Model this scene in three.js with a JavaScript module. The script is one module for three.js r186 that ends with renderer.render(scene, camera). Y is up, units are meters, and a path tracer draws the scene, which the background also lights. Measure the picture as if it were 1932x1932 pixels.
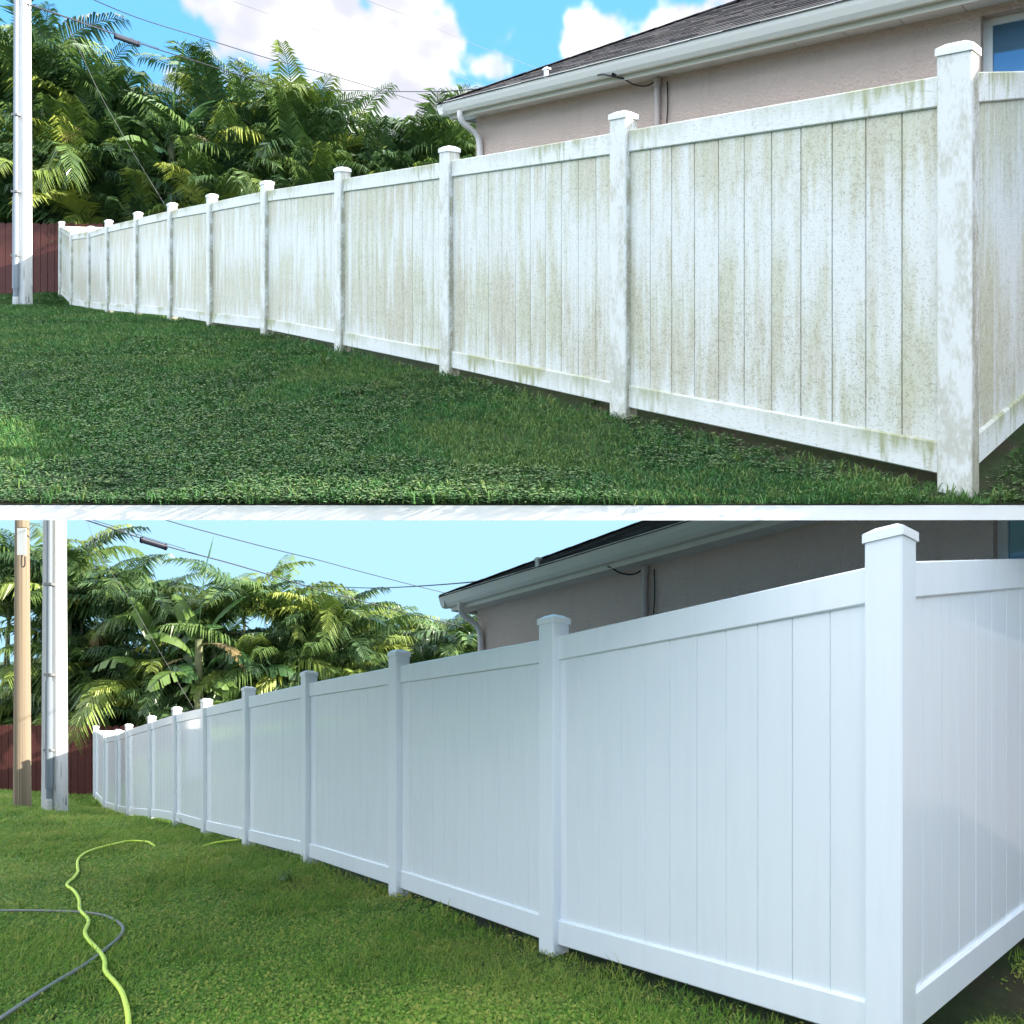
import * as THREE from 'three';
import { mergeGeometries } from 'three/addons/utils/BufferGeometryUtils.js';

// ------------------------------------------------------------------ camera, sky, sun, exposure
const F = 1240, CX = 966;                       // focal length and centre measured on the photograph (1932 px wide)
const scene = new THREE.Scene();
const camera = new THREE.PerspectiveCamera(2 * Math.atan(CX / F) * 180 / Math.PI, 1, 0.05, 1500);
camera.position.set(0, 0, 0); camera.lookAt(0, 0, -1);
const renderer = new THREE.WebGLRenderer({ antialias: true });
renderer.toneMapping = THREE.LinearToneMapping;
renderer.toneMappingExposure = 3.15;
renderer.shadowMap.enabled = true;
const SUN_EL = 20.5 * Math.PI / 180, SUN_INT = 3.9;
const sunDir = new THREE.Vector3(Math.cos(SUN_EL), Math.sin(SUN_EL), -Math.cos(SUN_EL) * 0.03).normalize();
const sun = new THREE.DirectionalLight(new THREE.Color(1.0, 0.9, 0.76), SUN_INT);
sun.position.copy(sunDir).multiplyScalar(60); sun.target.position.set(0, 0, -8);
sun.castShadow = true; sun.shadow.mapSize.set(4096, 4096);
Object.assign(sun.shadow.camera, { left: -40, right: 40, top: 40, bottom: -40, near: 1, far: 160 });
scene.add(sun, sun.target);

// seeded random numbers and value noise
function rng(seed) { let a = seed >>> 0; return () => { a = (a + 0x6D2B79F5) | 0; let t = Math.imul(a ^ (a >>> 15), 1 | a); t = (t + Math.imul(t ^ (t >>> 7), 61 | t)) ^ t; return ((t ^ (t >>> 14)) >>> 0) / 4294967296; }; }
const TAB = new Float32Array(65536); { const r = rng(77); for (let i = 0; i < 65536; i++) TAB[i] = r(); }
const lat = (x, y) => TAB[((x & 255) << 8) | (y & 255)];
function vn(x, y) { const xi = Math.floor(x), yi = Math.floor(y); let fx = x - xi, fy = y - yi; fx = fx * fx * (3 - 2 * fx); fy = fy * fy * (3 - 2 * fy);
  const a = lat(xi, yi), b = lat(xi + 1, yi), c = lat(xi, yi + 1), d = lat(xi + 1, yi + 1); return a + (b - a) * fx + (c - a) * fy + (a - b - c + d) * fx * fy; }
function fbm(x, y, o = 4) { let s = 0, a = 0.5, n = 0; for (let i = 0; i < o; i++) { s += a * vn(x, y); n += a; a *= 0.5; x = x * 2.03 + 17.3; y = y * 2.03 + 9.1; } return s / n; }
const clamp = (v, a = 0, b = 1) => Math.min(b, Math.max(a, v)), mix = (a, b, t) => a + (b - a) * t;
const sst = (a, b, v) => { const t = clamp((v - a) / (b - a)); return t * t * (3 - 2 * t); };

// the sky: blue air, paler near and below eye level, heaped clouds higher up, brighter ones added out of view for fill light
{
  const W = 2048, H = 1024, data = new Float32Array(W * H * 4), R = Math.PI / 180;
  const heaps = [ // azimuth right of straight ahead, elevation, half width, half height (degrees), strength
    [-17, 36, 9, 4.2, 1], [-11, 33.5, 9, 5, 1], [-7, 31.5, 6.5, 2.8, 1], [-12, 29.8, 5, 1.8, .95], [-24, 38.5, 7, 2.5, .7], [-21, 31, 3, 1.1, .5], [-10, 38.5, 6, 4, 1],
    [7.5, 35.5, 3.6, 2.2, 1], [13, 35.2, 5, 2.2, 1], [22, 38, 6, 3, 1], [-2.4, 34.1, 2.3, 1.1, .85], [-3, 32.6, 1.3, .6, .6], [-26.5, 30.2, 1.2, .7, .6]];
  for (let j = 0; j < H; j++) {
    const el = ((j + 0.5) / H - 0.5) * 180, up = sst(-6, 40, el), hi = sst(25, 85, el);
    const blue = [mix(mix(0.105, 0.078, up), 0.055, hi), mix(mix(0.280, 0.235, up), 0.20, hi), mix(mix(0.43, 0.46, up), 0.46, hi)];
    for (let i = 0; i < W; i++) {
      const th = ((i + 0.5) / W - 0.5) * 2 * Math.PI, az = Math.atan2(Math.cos(th), -Math.sin(th)) / R; // 0 straight ahead (-z), + to the right
      let d = 0, off = 0;
      if (el > 9) {
        const n = fbm(az * 0.33 + 40, el * 0.42 + 11, 6), n2 = fbm(az * 1.1 + 7, el * 1.3 + 3, 4);
        if (Math.abs(az) < 46 && el < 47) for (const [a, e, w, h, s] of heaps) { const q = Math.hypot((az - a) / w, (el - e) / h); d = Math.max(d, s * sst(1.12, 0.72, q + (n - 0.5) * 1.5 + (n2 - .5) * .5)); }
        const addedCloud = Math.max(sst(38, 50, Math.abs(az)), sst(42, 50, el)), ce = Math.cos(el * R) / Math.max(0.25, Math.sin(el * R));
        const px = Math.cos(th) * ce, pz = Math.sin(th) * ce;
        off = addedCloud; d = Math.max(d, addedCloud * sst(0.38, 0.50, fbm(px * 1.6 + 31, pz * 1.6 + 57, 6)) * sst(10, 18, el));  // unseen clouds added around the view, brighter than the heaps, to light the yards
      }
      const thin = el < 20 ? 0.80 * sst(0.46, 0.64, fbm(az * 0.05 + el * 0.02 + 60, el * 0.22 + az * 0.03 + 90, 4)) : 0;
      const body = fbm(az * 0.22 + 5, el * 0.35 + 70, 4), k = (j * W + i) * 4;
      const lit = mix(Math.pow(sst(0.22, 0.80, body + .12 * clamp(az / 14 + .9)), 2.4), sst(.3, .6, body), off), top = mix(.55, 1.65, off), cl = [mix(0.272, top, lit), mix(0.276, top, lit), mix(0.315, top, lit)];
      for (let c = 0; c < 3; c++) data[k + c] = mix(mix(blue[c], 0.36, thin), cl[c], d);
      data[k + 3] = 1;
    }
  }
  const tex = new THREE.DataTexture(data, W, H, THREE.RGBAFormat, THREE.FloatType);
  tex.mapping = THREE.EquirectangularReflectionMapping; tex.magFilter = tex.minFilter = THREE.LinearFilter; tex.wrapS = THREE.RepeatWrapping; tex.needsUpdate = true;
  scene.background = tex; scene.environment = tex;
}

// ------------------------------------------------------------------ textures and materials
function texture(w, h, srgb, f, rx = 1, ry = 1) {
  const d = new Uint8Array(w * h * 4);
  for (let j = 0; j < h; j++) for (let i = 0; i < w; i++) { const v = f(i / w, j / h, i, j), k = (j * w + i) * 4; for (let c = 0; c < 3; c++) { let q = Array.isArray(v) ? v[c] : v; if (srgb) q = q <= 0.0031308 ? q * 12.92 : 1.055 * Math.pow(q, 1 / 2.4) - 0.055; d[k + c] = clamp(q) * 255; } d[k + 3] = 255; }
  const t = new THREE.DataTexture(d, w, h); t.wrapS = t.wrapT = THREE.RepeatWrapping; t.magFilter = THREE.LinearFilter; t.minFilter = THREE.LinearMipmapLinearFilter; t.generateMipmaps = true;
  if (srgb) t.colorSpace = THREE.SRGBColorSpace; t.repeat.set(rx, ry); t.needsUpdate = true; return t;
}
const M = (o) => { const c = o.c; delete o.c; const m = o.phys ? (delete o.phys, new THREE.MeshPhysicalMaterial(o)) : new THREE.MeshStandardMaterial(o); if (c) m.color.setRGB(...c); return m; };
const lerp3 = (a, b, t) => [mix(a[0], b[0], t), mix(a[1], b[1], t), mix(a[2], b[2], t)];

// algae on the unwashed boards: u in 4 m, v in 2 m of height above the ground
const specks = new Float32Array(1024 * 1024);
{ const r = rng(5); for (let q = 0; q < 26000; q++) { const x = r() * 1024 | 0, y = r() * 1024 | 0, s = r(), ln = s > .93 ? 4 + r() * 5 : 1 + r() * 2, dx = s > .93 && r() < .5 ? 1 : 0; for (let k = 0; k < ln; k++) { const xx = (x + (dx ? k : 0)) & 1023, yy = (y + (dx ? 0 : k)) & 1023; specks[yy * 1024 + xx] = Math.max(specks[yy * 1024 + xx], 0.25 + 0.6 * r()); } } }
const dirtMap = texture(2048, 1024, true, (u, v, i, j) => {
  const h = v * 2, streak = fbm(u * 256, v * 6, 3), streak2 = fbm(u * 100 + 31, v * 2.2 + 5, 3), broad = fbm(u * 14 + 3, v * 2.6 + 8, 4), fine = fbm(u * 640, v * 260, 2), mott = fbm(u * 190 + 9, v * 70, 4);
  const low = sst(0.14, 0.42, h) * sst(1.15, 0.6, h), top = sst(1.2, 1.66, h);
  const g = sst(0.36, 0.80, streak * 0.30 + streak2 * .28 + broad * 0.42 + low * 0.17 + top * 0.15 + (fbm(u * 40 + 77, v * 3 + 5, 3) - .5) * .5);
  let c = lerp3([0.76, 0.785, 0.79], lerp3([0.46, 0.45, 0.25], [0.47, 0.42, 0.26], sst(.4, .6, fbm(u * 12 + 70, v * 4, 2))), clamp(g * 0.60 + .06));
  c = lerp3(c, [0.37, 0.34, 0.21], clamp(sst(.44, .78, fine * .6 + mott * .4) * .72) * clamp(.25 + g * .75));
  const k = (j & 1023) * 1024 + ((i >> 1) & 1023); return lerp3(c, [0.15, 0.14, 0.10], specks[k] * clamp(.25 + broad * .7 + low * .35));
}, 1 / 4, 1 / 2);
// drips on the rails: u in 4 m along, v in 0.2 m of height
const dripMap = texture(1024, 256, true, (u, v) => {
  const edge = 0.35 + 0.9 * fbm(u * 10, 3.5, 3), n = fbm(u * 200, v * 1.2, 3), patch = sst(0.38, 0.62, fbm(u * 9 + 4, 40, 2));
  const g = sst(edge - 0.35, edge + 0.35, v + n * 0.7 - .12) * (0.35 + 0.65 * patch) + 0.40 * sst(.56, .75, n) * patch;
  return lerp3(lerp3([0.80, 0.82, 0.83], [0.38, 0.40, 0.24], clamp(g * 0.9 + .08)), [.22, .21, .14], clamp((fbm(u * 256, v * 40, 2) - .64) * 1.6));
}, 1 / 4, 1 / 0.2);
const postMap = texture(512, 1024, true, (u, v, i, j) => { // u: once round the post, v: 2 m; the last quarter is the face towards the corner, the mouldiest
  const b = fbm(u * 9, v * 14, 4), s = fbm(u * 60, v * 90, 3), f = fbm(u * 120, v * 240, 2), near = sst(.74, .77, u), foot = sst(.3, .02, v);
  const g = clamp(sst(.42, .8, b * .6 + s * .4 + near * .16 + foot * .15) * (.60 + .30 * near)); return lerp3(lerp3([.76, .775, .765], [.42, .40, .30], g), [.16, .15, .11], clamp(specks[((j * 2) & 1023) * 1024 + i] * .7 * b + near * sst(.52, .75, f * .7 + b * .3) * .8));
}, 1 / 0.502, 1 / 2);
const waveBump = texture(512, 64, false, (u, v) => fbm(u * 40, v * 3, 2) * .8 + fbm(u * 120, v * 4, 2) * .2, 1 / 1.2, 1 / 3);
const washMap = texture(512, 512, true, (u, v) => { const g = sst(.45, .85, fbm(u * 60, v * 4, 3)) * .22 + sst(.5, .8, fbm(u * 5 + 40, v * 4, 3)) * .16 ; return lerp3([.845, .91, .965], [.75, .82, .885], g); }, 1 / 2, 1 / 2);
const stuccoBump = texture(512, 512, false, (u, v) => fbm(u * 60, v * 60, 4) * .7 + fbm(u * 180, v * 40, 2) * .3, 1, 1);
const stuccoMap = texture(512, 512, true, (u, v) => { const n = fbm(u * 6, v * 6, 4), s = sst(.55, .9, fbm(u * 40 + 5, v * 3, 3)); return lerp3([.66, .52, .45], [.58, .45, .39], n * .8 + s * .5); }, 1 / 3, 1 / 3);
const grain = texture(256, 256, false, (u, v) => fbm(u * 128, v * 128, 3), 4, 4);
const grainColor = (a, b) => texture(256, 256, true, (u, v) => lerp3(a, b, fbm(u * 90, v * 90, 3)), 2.5, 2.5);
const concMap = texture(512, 512, true, (u, v) => { const n = fbm(u * 10, v * 4, 4), chip = sst(.66, .7, fbm(u * 34, v * 20, 3)) * sst(.25, .0, v); return lerp3(lerp3([.64, .65, .66], [.50, .51, .53], n * n), [.2, .21, .22], chip * .8); }, 1 / 1, 1 / 7);
const woodMap = texture(256, 512, true, (u, v) => lerp3([.34, .275, .19], [.17, .135, .10], sst(.25, .75, fbm(u * 60, v * 5, 4))), 2, .3);
const redMap = texture(256, 512, true, (u, v) => lerp3([.125, .034, .028], [.07, .02, .018], fbm(u * 40, v * 5, 4) * .8 + .5 * sst(.6, .8, fbm(u * 90, v * 30, 2))), 1 / .6, 1 / 2);
const mat = {
  dirty: M({ map: dirtMap, roughness: 0.42, bumpMap: waveBump, bumpScale: 0.0006 }), drip: M({ map: dripMap, roughness: 0.45 }), postDirty: M({ map: postMap, roughness: 0.45 }), capDirty: M({ c: [.83, .84, .85], roughness: .4 }),
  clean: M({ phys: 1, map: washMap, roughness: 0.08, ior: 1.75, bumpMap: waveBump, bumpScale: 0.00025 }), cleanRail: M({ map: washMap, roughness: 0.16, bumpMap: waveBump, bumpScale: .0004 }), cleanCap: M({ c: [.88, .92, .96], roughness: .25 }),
  stucco: M({ map: stuccoMap, roughness: .95, bumpMap: stuccoBump, bumpScale: .014 }), gutter: M({ c: [.76, .74, .69], roughness: .4 }), fascia: M({ c: [.70, .67, .58], roughness: .6 }), soffit: M({ c: [.74, .72, .70], roughness: .7 }), seam: M({ c: [.2, .19, .18], roughness: .9 }),
  spout: M({ c: [.72, .68, .66], roughness: .45 }), mast: M({ c: [.52, .44, .41], roughness: .6 }), black: M({ c: [.015, .015, .018], roughness: .6 }), splice: M({ c: [.02, .025, .05], roughness: .5 }), wire: M({ c: [.03, .035, .05], roughness: .5 }), guy: M({ c: [.20, .21, .22], roughness: .6 }),
  under: M({ c: [.05, .045, .045], roughness: .95 }), frame: M({ c: [.8, .8, .8], roughness: .4 }), glass: M({ c: [.13, .27, .42], roughness: .06, metalness: .5 }), room: M({ c: [.3, .28, .26], roughness: 1 }),
  concrete: M({ map: concMap, roughness: .85, bumpMap: grain, bumpScale: .002 }), conduit: M({ c: [.20, .24, .29], roughness: .45 }), woodPole: M({ map: woodMap, roughness: .9, bumpMap: woodMap, bumpScale: .008 }), white: M({ c: [.86, .86, .85], roughness: .6 }),
  red: M({ map: redMap, roughness: .75, bumpMap: woodMap, bumpScale: .003 }), ledge: M({ c: [.88, .88, .87], roughness: .7 }), stone: M({ c: [.3, .29, .27], roughness: .95, bumpMap: grain, bumpScale: .01 }),
  limeHose: M({ c: [.74, .95, .10], roughness: .4 }), greyHose: M({ c: [.20, .22, .22], roughness: .45 }),
  stem: M({ c: [.20, .22, .12], roughness: .8, bumpMap: grain, bumpScale: .004 }),
};
const shingleMats = [[.085, .075, .078], [.062, .056, .06], [.11, .098, .098], [.05, .046, .05], [.095, .08, .075]].map((c) => M({ map: grainColor(c.map((v) => v * .6), c.map((v) => v * 1.5)), roughness: .95, bumpMap: grain, bumpScale: .003 }));
const leafM = (c, r = .42) => M({ phys: 1, c, roughness: r, transmission: .30, thickness: 0, side: THREE.DoubleSide, ior: 1.42 });
const leafMats = [leafM([.14, .235, .07], .27), leafM([.095, .175, .07], .25), leafM([.24, .33, .075], .32), leafM([.06, .12, .055], .25), leafM([.37, .44, .09], .35), leafM([.30, .22, .10], .7)];
const paddleMats = [leafM([.07, .16, .055], .33), leafM([.14, .24, .06], .33), leafM([.34, .25, .11], .75)];

// ------------------------------------------------------------------ helpers: every object, part and name
const used = new Map();
function numbered(n) { const k = used.get(n) ?? 0; used.set(n, k + 1); return k ? `${n}_${String(k).padStart(3, '0')}` : n; }
function tag(o, label, category, group, kind) { if (label) o.userData.label = label; if (category) o.userData.category = category; if (group) o.userData.group = group; if (kind) o.userData.kind = kind; return o; }
const V = (x, y, z) => new THREE.Vector3(x, y, z);

// a yard on the hillside: `rise` is its grade (metres up per metre ahead); hz is where eye level across the yard falls in the photograph.
// Shapes are measured on the yard's own grade (Y above it) and laid along the slope, uprights staying upright.
class Yard {
  constructor(hz, posts, corner, u, baseFn) {
    this.hz = hz; this.rise = (CX - hz) / F; this.lay = new THREE.Matrix4().set(1, 0, 0, 0, 0, 1, -this.rise, 0, 0, 0, 1, 0, 0, 0, 0, 1);
    this.corner = corner; this.u = u; this.n = [-u[1], u[0]].map((v, i) => i ? v : v); this.n = [-u[1], -(-u[0])]; // normal into the lawn
    this.posts = posts; this.baseFn = baseFn;
    for (const p of posts) p.s = (p.X - corner[0]) * u[0] + (p.D - corner[1]) * u[1];
  }
  at(x, y, D) { return V((x - CX) / F * D, (this.hz - y) / F * D, -D); }
  put(p) { return p.clone().applyMatrix4(this.lay); }
  side(X, D) { return [(X - this.corner[0]) * this.u[0] + (D - this.corner[1]) * this.u[1], (X - this.corner[0]) * this.n[0] + (D - this.corner[1]) * this.n[1]]; }
  g(X, D) {
    const [s, p] = this.side(X, D), a = this.posts; let b = a[0].base;
    if (s >= a[a.length - 1].s) b = a[a.length - 1].base; else for (let i = 1; i < a.length; i++) if (s > a[i - 1].s && s <= a[i].s) { b = mix(a[i - 1].base, a[i].base, (s - a[i - 1].s) / (a[i].s - a[i - 1].s)); break; }
    const w = Math.exp(-Math.pow(Math.max(p, 0) / 1.6, 2)); return mix(this.baseFn(D), b, w) + .17 * clamp(-p, 0, 2) * sst(3.2, 1.2, s) * sst(2.75, 3.0, D);
  }
  onGround(x, y) { let D = F * 1.15 / Math.max(y - this.hz, 1); for (let k = 0; k < 8; k++) D = -F * this.g((x - CX) / F * D, D) / Math.max(y - this.hz, 1); return V((x - CX) / F * D, this.g((x - CX) / F * D, D), -D); }
  thing(name, base, label, category, group) { const o = new THREE.Group(); o.name = numbered(name); o.position.copy(this.put(base)); o.base = base.clone(); scene.add(o); return tag(o, label, category, group); }
  part(name, geo, m, parent, root = parent) { // geo in yard coordinates
    const g = geo.clone(); g.translate(-root.base.x, -root.base.y, -root.base.z); g.applyMatrix4(this.lay);
    const o = new THREE.Mesh(g, m); o.name = name; o.castShadow = o.receiveShadow = true; parent.add(o); return o;
  }
}
function shade(o) { o.castShadow = o.receiveShadow = true; return o; }

// sweep a closed outline (in right, up) from A to B; uv: distance round the outline and along
function sweep(out, A, B, R, U, o = {}) {
  const n = out.length, pos = [], uv = [], L = A.distanceTo(B), u0 = o.u0 ?? 0, v0 = o.v0 ?? 0, B2 = o.out2 ?? out;
  const pt = (P, q) => P.clone().addScaledVector(R, q[0]).addScaledVector(U, q[1]);
  let w = 0; const push = (p, a, b) => { pos.push(p.x, p.y, p.z); uv.push(a, b); };
  for (let i = 0; i < n; i++) {
    const j = (i + 1) % n, l = Math.hypot(out[j][0] - out[i][0], out[j][1] - out[i][1]), a = pt(A, out[i]), b = pt(A, out[j]), c = pt(B, B2[j]), d = pt(B, B2[i]);
    const q = o.uvAlongU ? [[u0, v0 + w], [u0, v0 + w + l], [u0 + L, v0 + w + l], [u0 + L, v0 + w]] : [[u0 + w, v0], [u0 + w + l, v0], [u0 + w + l, v0 + L], [u0 + w, v0 + L]];
    if (o.uvFlat) { q[0] = [u0, v0 + out[i][1]]; q[1] = [u0, v0 + out[j][1]]; q[2] = [u0 + L, v0 + out[j][1]]; q[3] = [u0 + L, v0 + out[i][1]]; }
    push(a, ...q[0]); push(b, ...q[1]); push(c, ...q[2]); push(a, ...q[0]); push(c, ...q[2]); push(d, ...q[3]); w += l;
  }
  if (o.caps !== false) for (let i = 1; i < n - 1; i++) { for (const [P, Q, r] of [[A, out, 0], [B, B2, 1]]) { const t = [Q[0], Q[i], Q[i + 1]]; if (!r) t.reverse(); for (const q of t) push(pt(P, q), u0 + q[0], v0 + q[1]); } }
  const g = new THREE.BufferGeometry(); g.setAttribute('position', new THREE.Float32BufferAttribute(pos, 3)); g.setAttribute('uv', new THREE.Float32BufferAttribute(uv, 2)); g.computeVertexNormals();
  // make the outside face outward
  const c = new THREE.Vector3(); for (const q of out) c.add(pt(A, q)); c.divideScalar(n); const m = pt(A, out[0]).add(pt(A, out[1])).multiplyScalar(.5).sub(c), nm = V(g.attributes.normal.getX(0), g.attributes.normal.getY(0), g.attributes.normal.getZ(0));
  if (nm.dot(m) < 0) { const P = g.attributes.position.array, T = g.attributes.uv.array; for (let i = 0; i < P.length; i += 9) for (let k = 0; k < 3; k++) { const t = P[i + k]; P[i + k] = P[i + 3 + k]; P[i + 3 + k] = t; } for (let i = 0; i < T.length; i += 6) for (let k = 0; k < 2; k++) { const t = T[i + k]; T[i + k] = T[i + 2 + k]; T[i + 2 + k] = t; } g.computeVertexNormals(); }
  return g;
}
const boxOut = (a, b, c, d, ch = 0) => ch ? [[a + ch, c], [b - ch, c], [b, c + ch], [b, d - ch], [b - ch, d], [a + ch, d], [a, d - ch], [a, c + ch]] : [[a, c], [b, c], [b, d], [a, d]];
const up = V(0, 1, 0);
function tube(pts, r, seg = 6, per = 6) { return new THREE.TubeGeometry(new THREE.CatmullRomCurve3(pts, false, 'centripetal'), pts.length * per, r, seg); }

// ------------------------------------------------------------------ the two yards
const mk = (list) => list.map(([x, D, base, lean = 0]) => ({ X: (x - CX) / F * D, D, base: -base, lean }));
const upper = new Yard(477, mk([[1807.5, 2.85, 1.045], [1176, 4.2, 1.05], [848, 5.6, 1.045], [646, 6.95, 1.045], [504, 8.3, 1.04], [400, 9.6, 1.09], [325, 10.9, 1.12], [260.5, 12.2, 1.19], [205, 13.6, 1.266, .06], [171, 15, 1.34], [137.5, 16.2, 1.36], [116, 17.1, 1.13]]), [1.934, 2.85], [-.674, .739], (D) => mix(-1.045, -1.2, sst(7, 15, D)));
const lower = new Yard(1404, mk([[1679.7, 2.389, 1.165], [1045, 3.78, 1.213], [753, 5.22, 1.205], [583, 6.65, 1.21], [469, 8.0, 1.25], [389.5, 9.35, 1.30], [333.5, 10.8, 1.335], [286, 12.2, 1.42], [243, 13.6, 1.53, .09], [223, 15, 1.61], [199, 16.4, 1.65], [181, 17.4, 1.46]]), [1.375, 2.389], [-.625, .781], (D) => mix(-1.205, -1.27, sst(6, 14, D)));

// ground sheets
const soilMap = (dry) => texture(1024, 1024, true, (u, v) => { const n = fbm(u * 30, v * 30, 5), f = fbm(u * 250, v * 250, 2), p = fbm(u * 9 + 4, v * 9 + 2, 3); return lerp3(lerp3([.030, .055, .014], [.05, .09, .022], f), [.075, .062, .036], sst(.45, .75, n * .7 + p * .4 + dry) * .8); }, 1 / 6, 1 / 6);
const groundMats = [M({ map: soilMap(-.06), roughness: 1, bumpMap: grain, bumpScale: .02 }), M({ map: soilMap(.0), roughness: 1, bumpMap: grain, bumpScale: .02 })];
const inside = (poly, x, y) => { let c = false; for (let i = 0, j = poly.length - 1; i < poly.length; j = i++) { const [a, b] = poly[i], [d, e] = poly[j]; if ((b > y) !== (e > y) && x < (d - a) * (y - b) / (e - b) + a) c = !c; } return c; };
function sheet(yard, xs, ds, poly, dy, m, name, skirt) {
  const pos = [], uv = [], idx = [], id = new Map(); const vert = (i, j) => { const k = i * 10000 + j; if (!id.has(k)) { id.set(k, pos.length / 3); const X = xs[i], D = ds[j]; const p = yard.put(V(X, yard.g(X, D) + dy, -D)); pos.push(p.x, p.y, p.z); uv.push(X, D); } return id.get(k); };
  const cell = (i, j) => i >= 0 && j >= 0 && i < xs.length - 1 && j < ds.length - 1 && (!poly || inside(poly, (xs[i] + xs[i + 1]) / 2, (ds[j] + ds[j + 1]) / 2));
  const low = skirt ? (i, j) => { const X = xs[i], D = ds[j], p = yard.put(V(X, yard.g(X, D) + dy - skirt, -D)); pos.push(p.x, p.y, p.z); uv.push(X, D); return pos.length / 3 - 1; } : null;
  for (let i = 0; i < xs.length - 1; i++) for (let j = 0; j < ds.length - 1; j++) if (cell(i, j)) {
    if (!skirt) { const a = vert(i, j), b = vert(i + 1, j), c = vert(i + 1, j + 1), d = vert(i, j + 1); idx.push(a, b, c, a, c, d); continue; }
    const a = low(i, j), b = low(i + 1, j), c = low(i + 1, j + 1), d = low(i, j + 1); idx.push(a, c, b, a, d, c);
    for (const [ci, cj, p, q, e, f] of [[i, j - 1, [i, j], [i + 1, j], a, b], [i, j + 1, [i + 1, j + 1], [i, j + 1], c, d], [i - 1, j, [i, j + 1], [i, j], d, a], [i + 1, j, [i + 1, j], [i + 1, j + 1], b, c]])
      if (!cell(ci, cj)) { const top = (t) => { const X = xs[t[0]], D = ds[t[1]], w = yard.put(V(X, yard.g(X, D) + dy, -D)); pos.push(w.x, w.y, w.z); uv.push(X, D); return pos.length / 3 - 1; }; const P = top(p), Q = top(q); const e2 = pos.length / 3; for (const t of [e, f]) { pos.push(pos[t * 3], pos[t * 3 + 1], pos[t * 3 + 2]); uv.push(0, 0); } idx.push(e2, e2 + 1, Q, e2, Q, P); }
  }
  const g = new THREE.BufferGeometry(); g.setAttribute('position', new THREE.Float32BufferAttribute(pos, 3)); g.setAttribute('uv', new THREE.Float32BufferAttribute(uv, 2)); g.setIndex(idx); g.computeVertexNormals();
  const o = shade(new THREE.Mesh(g, m)); o.name = name; scene.add(o); return o;
}
const steps = (list) => { const r = []; for (const [a, b, n] of list) for (let i = 0; i < n; i++) r.push(a + (b - a) * i / n); r.push(list[list.length - 1][1]); return r; };
const EDGE = 2.735, terrace = [[-4.0, EDGE - .01], [3.5, EDGE - .01], [3.5, 1.9], [5.6, 1.9], [8.2, 5.0], [2.4, 11.1], [-.9, 8.3], [-5.0, 12.6], [-5.0, 17], [-.3, 19], [-.3, 24], [-.3, 24.5], [-22.5, 25]];
const uxs = steps([[-24, 11, 140]]), uds = steps([[1.5, EDGE, 4], [EDGE, 25, 90]]);
tag(sheet(upper, uxs, uds, terrace, 0, groundMats[0], 'upper_ground'), 'shaded upper lawn ground along the stained fence', null, null, 'structure');
tag(sheet(upper, uxs, uds, terrace, -.005, mat.ledge, 'terrace_slab', .062), 'white slab edge under the upper lawn', null, null, 'structure');
tag(sheet(lower, steps([[-400, -40, 6], [-40, 20, 120], [20, 400, 6]]), steps([[-5, 1.5, 6], [1.5, 30, 95], [30, 600, 8]]), null, 0, groundMats[1], 'lower_ground'), 'lower lawn ground along the washed fence', null, null, 'structure');

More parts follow.
